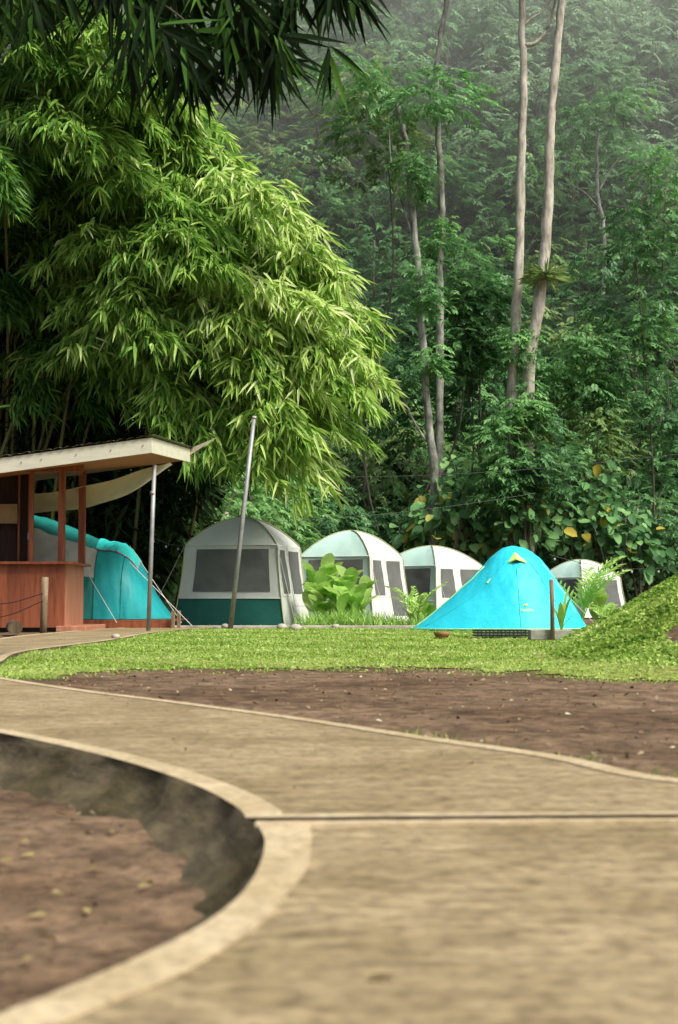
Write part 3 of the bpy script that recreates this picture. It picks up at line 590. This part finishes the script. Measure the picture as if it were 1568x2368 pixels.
# ---------------------------------------------------------------- teal tunnel tent
D0 = 29.8
FT = thing('tunnel_tent', (P(260, 1440, D0)[0], D0, 0), 'dark teal tunnel tent standing behind the wooden hut counter', 'tent')
secx = [406, 386, 360, 340, 318, 285, 240, 180, 80, -40]; sect = [1432, 1410, 1372, 1330, 1285, 1258, 1250, 1226, 1190, 1180]; shd = [.35, .7, .95, 1.1, 1.2, 1.22, 1.25, 1.4, 1.5, 1.5]
sw = catmull([P(x, y, D0) for x, y in zip(secx, sect)], 91); shd = np.interp(np.linspace(0, 9, 91), range(10), shd)
def fpt(i, ph, off=0):
    c = np.array([np.interp(i*10, range(91), sw[:, j]) for j in range(3)]); hd = np.interp(i*10, range(91), shd); h = max(.05, c[2]-.16)
    wr = .007*sin(i*5+ph*6)+.006*sin(i*11-ph*9)+.005*sin(i*17+ph*21)
    r = 1+(off+wr)/1.2
    return (c[0], D0-hd*cos(ph)*r, .16+h*abs(sin(ph))**.9*r)
def fgrid(i0, i1, p0, p1, name, mat, off=0):
    m = MB(); m.grid([[fpt(i, p, off) for i in np.linspace(i0, i1, 40)] for p in np.linspace(p0, p1, 24)]); return m.build(name, M[mat], FT, smooth=True)
fgrid(0, 6, 0, pi, 'front_canopy', 'teal'); fgrid(6, 9, 0, radians(28), 'side_panel', 'teal_dark'); fgrid(6, 9, radians(28), radians(58), 'grey_panel', 'greypanel'); fgrid(6, 9, radians(58), pi, 'roof_panel', 'teal_dark')
fgrid(3.6, 6.1, radians(58), radians(92), 'awning_flap', 'teal_light', .015)
m = MB(); m.tube([fpt(i, radians(58), .02) for i in np.linspace(3.6, 6.1, 16)], .008, 5); m.tube([fpt(3.6, p, .02) for p in np.linspace(radians(58), radians(92), 8)], .008, 5); m.build('trim', M['pink'], FT)
m = MB(); m.tube([fpt(4.6, p, .004) for p in np.linspace(0, pi/2, 20)], .008, 5); m.build('seam', M['teal_dark'], FT)
m = MB(); m.tube([fpt(6, p, .006) for p in np.linspace(0, pi, 30)], .012, 5); m.build('seam', M['teal_dark'], FT)
for (a, b_) in (((300, 1300, 28.6), (445, 1448, 28)), ((300, 1262, 29), (420, 1440, 29)), ((205, 1330, 28.4), (270, 1440, 28.2))):
    m = MB(); m.tube([P(*a), P(*b_)], .006, 4); m.build('guy_line', M['cord'], FT)
dk = thing('timber_deck', (P(300, 1440, 29)[0], 29.5, 0), 'low red brown timber deck under the teal tent', 'deck')
l, r = P(150, 1440, 28.4)[0], P(402, 1440, 28.4)[0]
m = MB()
for k in range(14): m.box(((l+r)/2, 28.5+k*.2, .135), (r-l, .19, .03))
m.build('deck_boards', M['redwood'], dk); m = MB(); m.box(((l+r)/2, 28.42, .04), (r-l-.04, .03, .155)); m.build('deck_skirting', M['redwood'], dk)
for px in (400, 412):
    p = P(px, 1440, 28.3); m = MB(); m.box((p[0], 28.3+(px-400)*.01, .14), (.07, .07, .36)); m.build('deck_post', M['timber'], dk, bevel=.006)

# ---------------------------------------------------------------- hut
hut = thing('wooden_hut', (-5.6, 26.5, 0), 'red stained wooden hut with serving counter and cream edged sheet roof', 'hut')
x0 = P(148, 1440, 25.8)[0]; zt = P(148, 1302, 25.8)[2]
m = MB()
for k in range(7): m.box((x0-.18-k*.37, 25.8, zt/2+.02), (.367, .035, zt-.06))
m.build('counter_front', M['redwood'], hut, bevel=.002)
m = MB()
for k in range(5): m.box((x0+.002, 26.0+k*.36, zt/2+.02), (.035, .357, zt-.06))
m.build('counter_side', M['redwood_l'], hut, bevel=.002)
m = MB(); m.box((x0-1.2, 25.85, zt+.0), (2.8, .36, .045)); m.box((x0-.02, 26.85, zt+.0), (.34, 1.64, .045)); m.build('counter_top', M['redwood'], hut, bevel=.006)
def post(px, d, z0, z1, w, name, mat):
    X = P(px, 1300, d)[0]; m = MB(); m.box((X, d, (z0+z1)/2), (w, w, z1-z0)); return m.build(name, M[mat], hut, bevel=.006)
post(142, 25.9, zt+.02, 2.86, .11, 'post', 'redwood'); post(189, 27.4, zt+.02, 2.95, .12, 'post', 'redwood'); post(72, 25.9, zt+.02, 2.76, .07, 'post', 'redwood')
m = MB()
for k in range(12): m.box((P(66, 1300, 26.6)[0]-.1-k*.2, 26.6, 1.45), (.192, .03, 2.75))
m.build('back_wall', M['darkwood'], hut)
m = MB(); m.box((P(40, 1300, 26.4)[0], 26.5, 1.9), (.03, .05, 1.7)); m.box((P(65, 1300, 26.4)[0], 26.5, 1.5), (.05, .06, 2.5)); m.build('door_frame', M['redwood'], hut)
p = P(16, 1188, 26.35); m = MB(); m.box(p, (.36, .02, .34)); m.build('notice_board', M['card'], hut)
p = P(66, 1240, 26.35); m = MB(); m.box(p, (.03, .03, .12)); m.build('door_bolt', M['metal'], hut)
m = MB(); m.box((x0+.15, 26.7, .03), (.5, 2.2, .10)); m.build('foundation', M['redwood_l'], hut, bevel=.01)
B0 = P(352, 1010, 24.5); C0 = P(440, 1037, 28.3); A0 = P(0, 1058, 24.9); A0 = B0+(A0-B0)*1.9; Dd = A0+(C0-B0)
def lift(p, dz): return np.array([p[0], p[1], p[2]+dz])
rows = []
for u in np.linspace(0, 1, 121):
    wv = .014*sin(u*121*pi/2.2)
    rows.append([lift(A0*(1-u)+B0*u, wv), lift(Dd*(1-u)+C0*u, wv)])
ex = (B0-A0)/np.linalg.norm(B0-A0); rows = [[a+np.array([.06*ex[0], -.05, .03])*1, b_+np.array([.06*ex[0], .05, .03])] for a, b_ in rows]
m = MB(); m.grid(rows); m.build('roof', M['tin'], hut, smooth=True)
fh = .25
m = MB(); m.hexa([lift(A0, -.01), lift(B0, -.01), lift(B0, -.01)+[0, .03, 0], lift(A0, -.01)+[0, .03, 0]], fh); m.build('fascia', M['cream'], hut, bevel=.004)
m = MB(); m.hexa([lift(B0, -.012)+[.001, .032, 0], lift(C0, -.012), lift(C0, -.012)-[.03, 0, 0], lift(B0, -.012)+[-.03, .032, 0]], fh); m.build('fascia', M['cream'], hut, bevel=.004)
m = MB(); sfz = -.20; m.hexa([lift(A0, sfz)+[0, .04, 0], lift(B0, sfz)+[-.035, .04, 0], lift(C0, sfz)-[.035, 0, 0], lift(Dd, sfz)], .02); m.build('soffit', M['soffit'], hut)
m = MB(); m.box((x0-1.0, 25.9, 2.78), (2.6, .07, .12)); m.box((x0+.0, 26.7, 2.82), (.07, 1.5, .12)); m.build('beam', M['redwood'], hut)
def bolt(p):
    m = MB(); m.blob(p, (.012, .01, .012), 1, 6); return m.build('bolt', M['metal'], hut)
for u in (.55, .62, .74, .86, .97): bolt(A0*(1-u)+B0*u+np.array([0, -.012, -.12]))
q = P(343, 1452, 25.5); q2 = P(357, 1075, 25.5)
t = thing('metal_post', (q[0], q[1], 0), 'upright grey metal post holding the corner of the hut roof', 'post')
m = MB(); m.tube([(q[0], q[1], -.03), q2], .037, 12); m.build('shaft', M['metal'], t, smooth=True); m = MB(); mid = P(353, 1140, 25.5); m.tube([mid-[0, 0, .03], mid+[0, 0, .03]], .045, 12); m.build('clamp', M['metal'], t, smooth=True)
q = P(533, 1448, 28.3); q2 = P(588, 965, 28.3); t = thing('leaning_pole', (q[0], q[1], 0), 'tall thin metal pole leaning to the right before the grey tent', 'pole')
m = MB(); m.tube([(q[0], q[1], -.03), (q+q2)/2, q2], [.045, .043, .036], 12); m.build('shaft', M['metal'], t, smooth=True); m = MB(); m.tube([q2-[0, 0, .03], q2+[0, 0, .02]], .042, 12); m.build('cap', M['stone'], t, smooth=True)
top = [P(60, 1142, 27), P(150, 1134, 27.2), P(240, 1114, 27.5), P(320, 1090, 28), P(395, 1068, 28.6)]
bot = [P(60, 1190, 28.2), P(150, 1180, 28.4), P(225, 1168, 28.5), P(300, 1140, 28.8), P(400, 1074, 29)]
tA, tB = catmull(top, 24), catmull(bot, 24); rows = []
for u in np.linspace(0, 1, 10):
    r_ = tA*(1-u)+tB*u; r_[:, 2] -= .03*sin(pi*u)+.012*np.sin(np.linspace(0, 14, 24)+3*u); rows.append(r_)
m = MB(); m.grid(rows); tag(m.build('canvas_tarp', M['tarp'], smooth=True), 'sagging beige canvas tarp strung under the hut roof', 'tarp')
m = MB(); m.add([P(432, 1040, 28.4), P(505, 1010, 28), P(440, 1052, 28.3)], [(0, 1, 2)]); tag(m.build('canvas_corner', M['tarp']), 'small pointed corner of canvas poking out beyond the hut roof edge', 'canvas')

p = G(100, 1463); t = thing('fence_post', (p[0], p[1], 0), 'short round timber post with black rope in front of the hut counter', 'post')
m = MB(); m.tube([(p[0], p[1], -.05), (p[0]+.01, p[1], .45), (p[0]+.02, p[1], .88)], [.058, .054, .056], 12); m.build('shaft', M['timber'], t, smooth=True)
for (za, zb) in ((.62, .50), (.50, .22)):
    m = MB(); m.tube(catmull([(p[0], p[1]-.05, za), (p[0]-.6, p[1]-.1, (za+zb)/2-.10), (p[0]-1.3, p[1]-.15, zb)], 12), .008, 6); m.build('rope', M['rope'], t)
p = G(38, 1467); m = MB(); m.tube([(p[0], p[1]-.1, .10), (p[0]-.2, p[1]+.7, .10)], .11, 16); tag(m.build('log', M['logwood'], smooth=False), 'cut log lying end on at the foot of the rope post', 'log')
p = G(5, 1455); m = MB(); m.tube([(p[0]-.5, p[1], .22), (p[0]+.3, p[1], .23)], .06, 12); tag(m.build('log', M['logwood']), 'thinner log lying crosswise behind the end-on log', 'log')

a, b_ = P(395, 1449, 29)[0], P(985, 1449, 28.8)[0]; m = MB(); m.box(((a+b_)/2, 28.9, -.0), (b_-a, .14, .07)); tag(m.build('kerb', M['stone'], bevel=.015), kind='structure')
for (px, py, s, lb) in ((522, 1449, .09, 'pale stone at the foot of the leaning pole'), (652, 1450, .10, 'round pale stone in front of the front corner of the grey tent'), (684, 1453, .12, 'flat pale stone just right of a rounder one before the grey tent'), (776, 1449, .08, 'small pale stone before the tall grass between tents'), (268, 1474, .06, 'small brown stone on the path edge near the hut')):
    p = G(px, py+3); m = MB(); m.blob((p[0], p[1], .03), (s, s*.8, s*.6), int(px), 10); tag(m.build('stone', M['stone'], smooth=True), lb, 'stone')

# ---------------------------------------------------------------- small plants
def arcleaf(m, base, az, L, W, lift_, droop, n=9):
    ts = np.linspace(0, 1, n); rows = []; p = np.array(base, float); el = lift_
    for i, t in enumerate(ts):
        w = W*math.sin(pi*min(1, t*.93+.05))**.7*.5; s = np.array([-sin(az), cos(az), 0])
        rows.append([p+s*w+[0, 0, .25*w], p, p-s*w+[0, 0, .25*w]])
        el -= droop/n; p = p+np.array([cos(az)*cos(el), sin(az)*cos(el), sin(el)])*L/n
    m.grid(rows)
def tintify(o, a=.3, b_=.9):
    me = o.data; at = me.attributes.new('tint', 'FLOAT', 'FACE'); n = len(me.polygons); v = np.clip(rng.uniform(a, b_)+rng.normal(size=n)*.05, 0, 1); at.data.foreach_set('value', v.astype(np.float32)); return o
def leafy(px, d, n, L, W, lift_, droop, label, name='leafy_plant', group=None, stemh=.0, mat='canna'):
    p = P(px, 1440, d); t = thing(name, (p[0], d, 0), label, 'plant', group)
    if stemh:
        m = MB(); m.tube([(p[0], d, 0), (p[0], d, stemh)], [.03, .018], 6); m.build('stem', M[mat], t); tintify(t.children[-1])
    for k in range(n):
        m = MB(); h = stemh*(.15+.85*rng.random()); arcleaf(m, (p[0]+rng.normal()*.06, d+rng.normal()*.06, h), rng.uniform(0, 6.28), L*rng.uniform(.7, 1.1), W*rng.uniform(.8, 1.1), lift_+rng.normal()*.25, droop); tintify(m.build('leaf', M[mat], t, smooth=True), .15, .95)
for px, d, h, n in ((730, 31.3, 1.05, 17), (762, 31.6, 1.1, 18), (800, 31.2, .95, 16), (838, 31.8, .7, 14), (746, 30.9, .75, 14), (785, 30.8, .6, 13), (822, 30.9, .45, 11)):
    leafy(px, d, n, .56, .31, 1.15, .65, 'clump of broad pale green leaves between the grey tent and the mint tent', 'broad_leaf_plant', 'broad leaved plants between the first two tents', h)
leafy(950, 31.6, 12, .5, .2, 1.2, .6, 'low bright leafy clump before the third tent, left of the young palm', 'broad_leaf_plant', None, .35)
leafy(990, 31.0, 12, .45, .2, 1.15, .6, 'low bright leafy clump touching the left porch of the cyan tent', 'broad_leaf_plant', None, .25)
leafy(1390, 31.5, 14, .55, .22, 1.15, .7, 'bright leafy clump before the farthest right tent', 'broad_leaf_plant', None, .45)
lv = Leaves()
for px, n, L in ((735, 260, .34), (765, 260, .42), (805, 280, .44), (850, 260, .40), (890, 120, .26), (940, 180, .34), (985, 140, .32)):
    p = P(px, 1440, 30.2); B = np.column_stack([p[0]+rng.normal(size=n)*.22, 30.2+rng.normal(size=n)*.3, np.zeros(n)]); D = rng.normal(size=B.shape)*.30+[0, 0, 1]; lv.add(B, D, L*(.3+1.0*rng.random(n)**1.4), .022, rng.random(n)*.9)
n = 4000; X = rng.uniform(-4, 6, n); Y = rng.uniform(29.2, 32, n); B = np.column_stack([X, Y, np.full(n, -.03)]); lv.add(B, rng.normal(size=B.shape)*.4+[0, 0, 1], .09*rng.random(n), .02, rng.random(n)*.5)
tag(lv.build('tall_grass', M['canna'], droop=.25), 'tall loose green grass growing between the tents behind the lawn', 'grass', kind='stuff')
def frond_palm(px, d, nf, L, label, up=1.2, z=0., group=None, cat='palm', leafl=.2, lw=.03):
    p = P(px, 1440, d); t = thing('young_palm', (p[0], d, z), label, cat, group)
    for k in range(nf):
        az = 2*pi*k/nf+rng.normal()*.3; el = up+rng.normal()*.12; q = np.array([p[0], d, z+.02]); pts = [q]
        for i in range(12):
            q = q+np.array([cos(az)*cos(el), sin(az)*cos(el), sin(el)])*L/12; el -= .09; pts.append(q)
        m = MB(); m.tube(pts, np.linspace(.014, .004, 13), 5); fr_ = tintify(m.build('frond', M['canna'], t)); lv = Leaves(); s = np.array([-sin(az), cos(az), 0])
        for i in range(3, 13):
            dr = pts[i]-pts[i-1]; dr /= np.linalg.norm(dr)
            for sg in (-1, 1): lv.add(np.array([pts[i]]), np.array([dr*.9+s*sg*.7+[0, 0, .1]]), leafl*(1.1-.05*i), lw, np.array([rng.uniform(.3, .9)]))
        lv.build('leaflets', M['canna'], fr_, tpl=T_LANCE, droop=.2)
frond_palm(965, 30.2, 8, 1.05, 'young palm with arching fronds left of the cyan tent', 1.25, lw=.04)
frond_palm(1345, 27.9, 11, 1.5, 'young palm with spiky yellow green fronds right behind the cyan tent', 1.3, leafl=.42, lw=.045)
frond_palm(1405, 30, 7, .85, 'small palm at the foot of the farthest right tent', 1.0)
p = G(1276, 1479); m = MB(); m.box((p[0], p[1]+.15, .06), (.55, .3, .13)); tag(m.build('cement_block', M['block'], bevel=.01), 'grey cement planter block on the lawn before the cyan tent', 'block')
q = P(1274, 1458, p[1]+.1); m = MB(); m.tube([(q[0], q[1]-.15, 0), (q[0], q[1]-.15, .45), (q[0]-.01, q[1]-.15, .78)], [.030, .028, .028], 10); tag(m.build('timber_stake', M['timber'], smooth=True), 'thin weathered timber stake upright before the cyan tent', 'stake')
t = thing('palm_seedling', (P(1298, 1400, p[1]+.15)[0], p[1]+.15, .12), 'young seedling with upright green blades beside the timber stake', 'plant')
for az, L, W, lf, dr in ((.3, .55, .09, 1.45, .4), (2.6, .5, .08, 1.4, .5), (4.5, .45, .085, 1.35, .4), (0.0, .38, .08, 1.1, .5), (5.6, .58, .09, 1.5, .2)):
    m = MB(); arcleaf(m, tuple(t.location), az, L, W, lf, dr); tintify(m.build('leaf', M['canna'], t, smooth=True), .2, .7)
p = G(1160, 1474); t = thing('plastic_crate', (p[0], p[1], 0), 'low black slatted plastic crate before the cyan tent', 'crate')
m = MB(); W_, D_, H_ = .72, .4, .11
for z in (.025, .06, .095):
    m.box((p[0], p[1], z), (W_, .02, .02)); m.box((p[0], p[1]+D_, z), (W_, .02, .02)); m.box((p[0]-W_/2, p[1]+D_/2, z), (.02, D_-.02, .02)); m.box((p[0]+W_/2, p[1]+D_/2, z), (.02, D_-.02, .02))
for k in range(13): m.box((p[0]-W_/2+.03+k*(W_-.06)/12, p[1]-.004, .055), (.014, .022, .105))
m.build('slats', M['black'], t); m = MB(); m.box((p[0], p[1]+D_/2, .025), (W_-.03, D_-.03, .02)); m.build('base', M['black'], t)
p = G(1022, 1474); m = MB(); m.tube([(p[0], p[1], 0), (p[0], p[1], .04), (p[0], p[1], .075)], [.08, .105, .115], 16); tag(m.build('clay_bowl', M['pot'], smooth=True), 'brown shallow bowl under the left corner of the cyan tent', 'bowl')

def cable(a, b_, sag, label, bulbs, name='string_light', r=.006):
    a, b_ = np.array(a), np.array(b_); t = thing(name, a, label, 'string light' if bulbs else 'cable')
    pts = [a*(1-u)+b_*u-[0, 0, sag*4*u*(1-u)] for u in np.linspace(0, 1, 24)]; m = MB(); m.tube(pts, r, 5); m.build('wire', M['cable'], t)
    for u in np.linspace(.04, .96, bulbs) if bulbs else []:
        p = a*(1-u)+b_*u-[0, 0, sag*4*u*(1-u)]; m = MB(); m.tube([p, p-[0, 0, .05]], .012, 6); m.build('socket', M['black'], t); m = MB(); m.blob(p-[0, 0, .075], (.025, .025, .033), 3, 8); m.build('bulb', M['bulb'], t, smooth=True)
cable(P(740, 1103, 34), P(1640, 1040, 30), .15, 'upper thin cable crossing before the dark forest edge', 0, 'cable')
cable(P(620, 1208, 34), P(1240, 1140, 34), .1, 'lower thin cable crossing just above the tents', 0, 'cable')
cable(P(1270, 1282, 36), P(1600, 1306, 34), .2, 'string of small glass bulbs right of the cyan tent', 6)
cable(P(350, 1240, 31), P(470, 1250, 33), .15, 'string of small glass bulbs between the metal post and grey tent', 5)

# ---------------------------------------------------------------- mist that thickens up the hillside
m = MB(); m.box((0, 65, 20), (110, 150, 54)); mo = m.build('mist', M['stone'], base=(0, 0, 0)); tag(mo, kind='structure')
mm, nt, out = newmat('mist_volume'); v = nt.nodes.new('ShaderNodeVolumeScatter'); v.inputs['Color'].default_value = (1, 1, .97, 1); nt.links.new(v.outputs[0], out.inputs['Volume'])
tcn = nt.nodes.new('ShaderNodeTexCoord'); sx = nt.nodes.new('ShaderNodeSeparateXYZ'); nt.links.new(tcn.outputs['Object'], sx.inputs[0])
def mrange(sock, a, b, c, d):
    mr = nt.nodes.new('ShaderNodeMapRange'); mr.inputs['From Min'].default_value = a; mr.inputs['From Max'].default_value = b; mr.inputs['To Min'].default_value = c; mr.inputs['To Max'].default_value = d; nt.links.new(sock, mr.inputs['Value']); return mr.outputs[0]
mul = nt.nodes.new('ShaderNodeMath'); mul.operation = 'MULTIPLY'; nt.links.new(mrange(sx.outputs['Z'], 8, 32, 0, .0105), mul.inputs[0]); nt.links.new(mrange(sx.outputs['Y'], 42, 62, 0, 1), mul.inputs[1])
nt.links.new(mul.outputs[0], v.inputs['Density'])
mo.data.materials[0] = mm

# ---------------------------------------------------------------- light
w = bpy.data.worlds.new('World'); S.world = w; w.use_nodes = True; nt = w.node_tree; bg = nt.nodes['Background']
sky = nt.nodes.new('ShaderNodeTexSky'); sky.sky_type = 'NISHITA'; sky.sun_disc = False
sd = np.array([.48, -.40, .78]); sd /= np.linalg.norm(sd)
sky.sun_elevation = math.asin(sd[2]); sky.sun_rotation = math.atan2(sd[0], sd[1]); sky.dust_density = 6; sky.air_density = 1
nt.links.new(sky.outputs[0], bg.inputs[0]); bg.inputs[1].default_value = .15
ld = bpy.data.lights.new('sun', 'SUN'); ld.energy = 4.7; ld.angle = radians(18); ld.color = (1, .97, .90); lo_ = bpy.data.objects.new('sun', ld); COL.objects.link(lo_)
from mathutils import Vector
lo_.rotation_euler = Vector((-sd[0], -sd[1], -sd[2])).to_track_quat('-Z', 'Y').to_euler(); lo_.location = (10, 0, 30)
cd = bpy.data.cameras.new('camera'); cam = bpy.data.objects.new('camera', cd); COL.objects.link(cam); cam.location = (0, 0, CH); cam.rotation_euler = (pi/2+PITCH, 0, 0)
cd.sensor_fit = 'VERTICAL'; cd.sensor_height = 24; cd.sensor_width = 24; cd.lens = 24*F/2368; cd.clip_end = 1000; cd.clip_start = .05
cd.dof.use_dof = True; cd.dof.focus_distance = 27; cd.dof.aperture_fstop = 2.8
S.camera = cam
S.view_settings.view_transform = 'Standard'; S.view_settings.look = 'None'; S.view_settings.exposure = 0
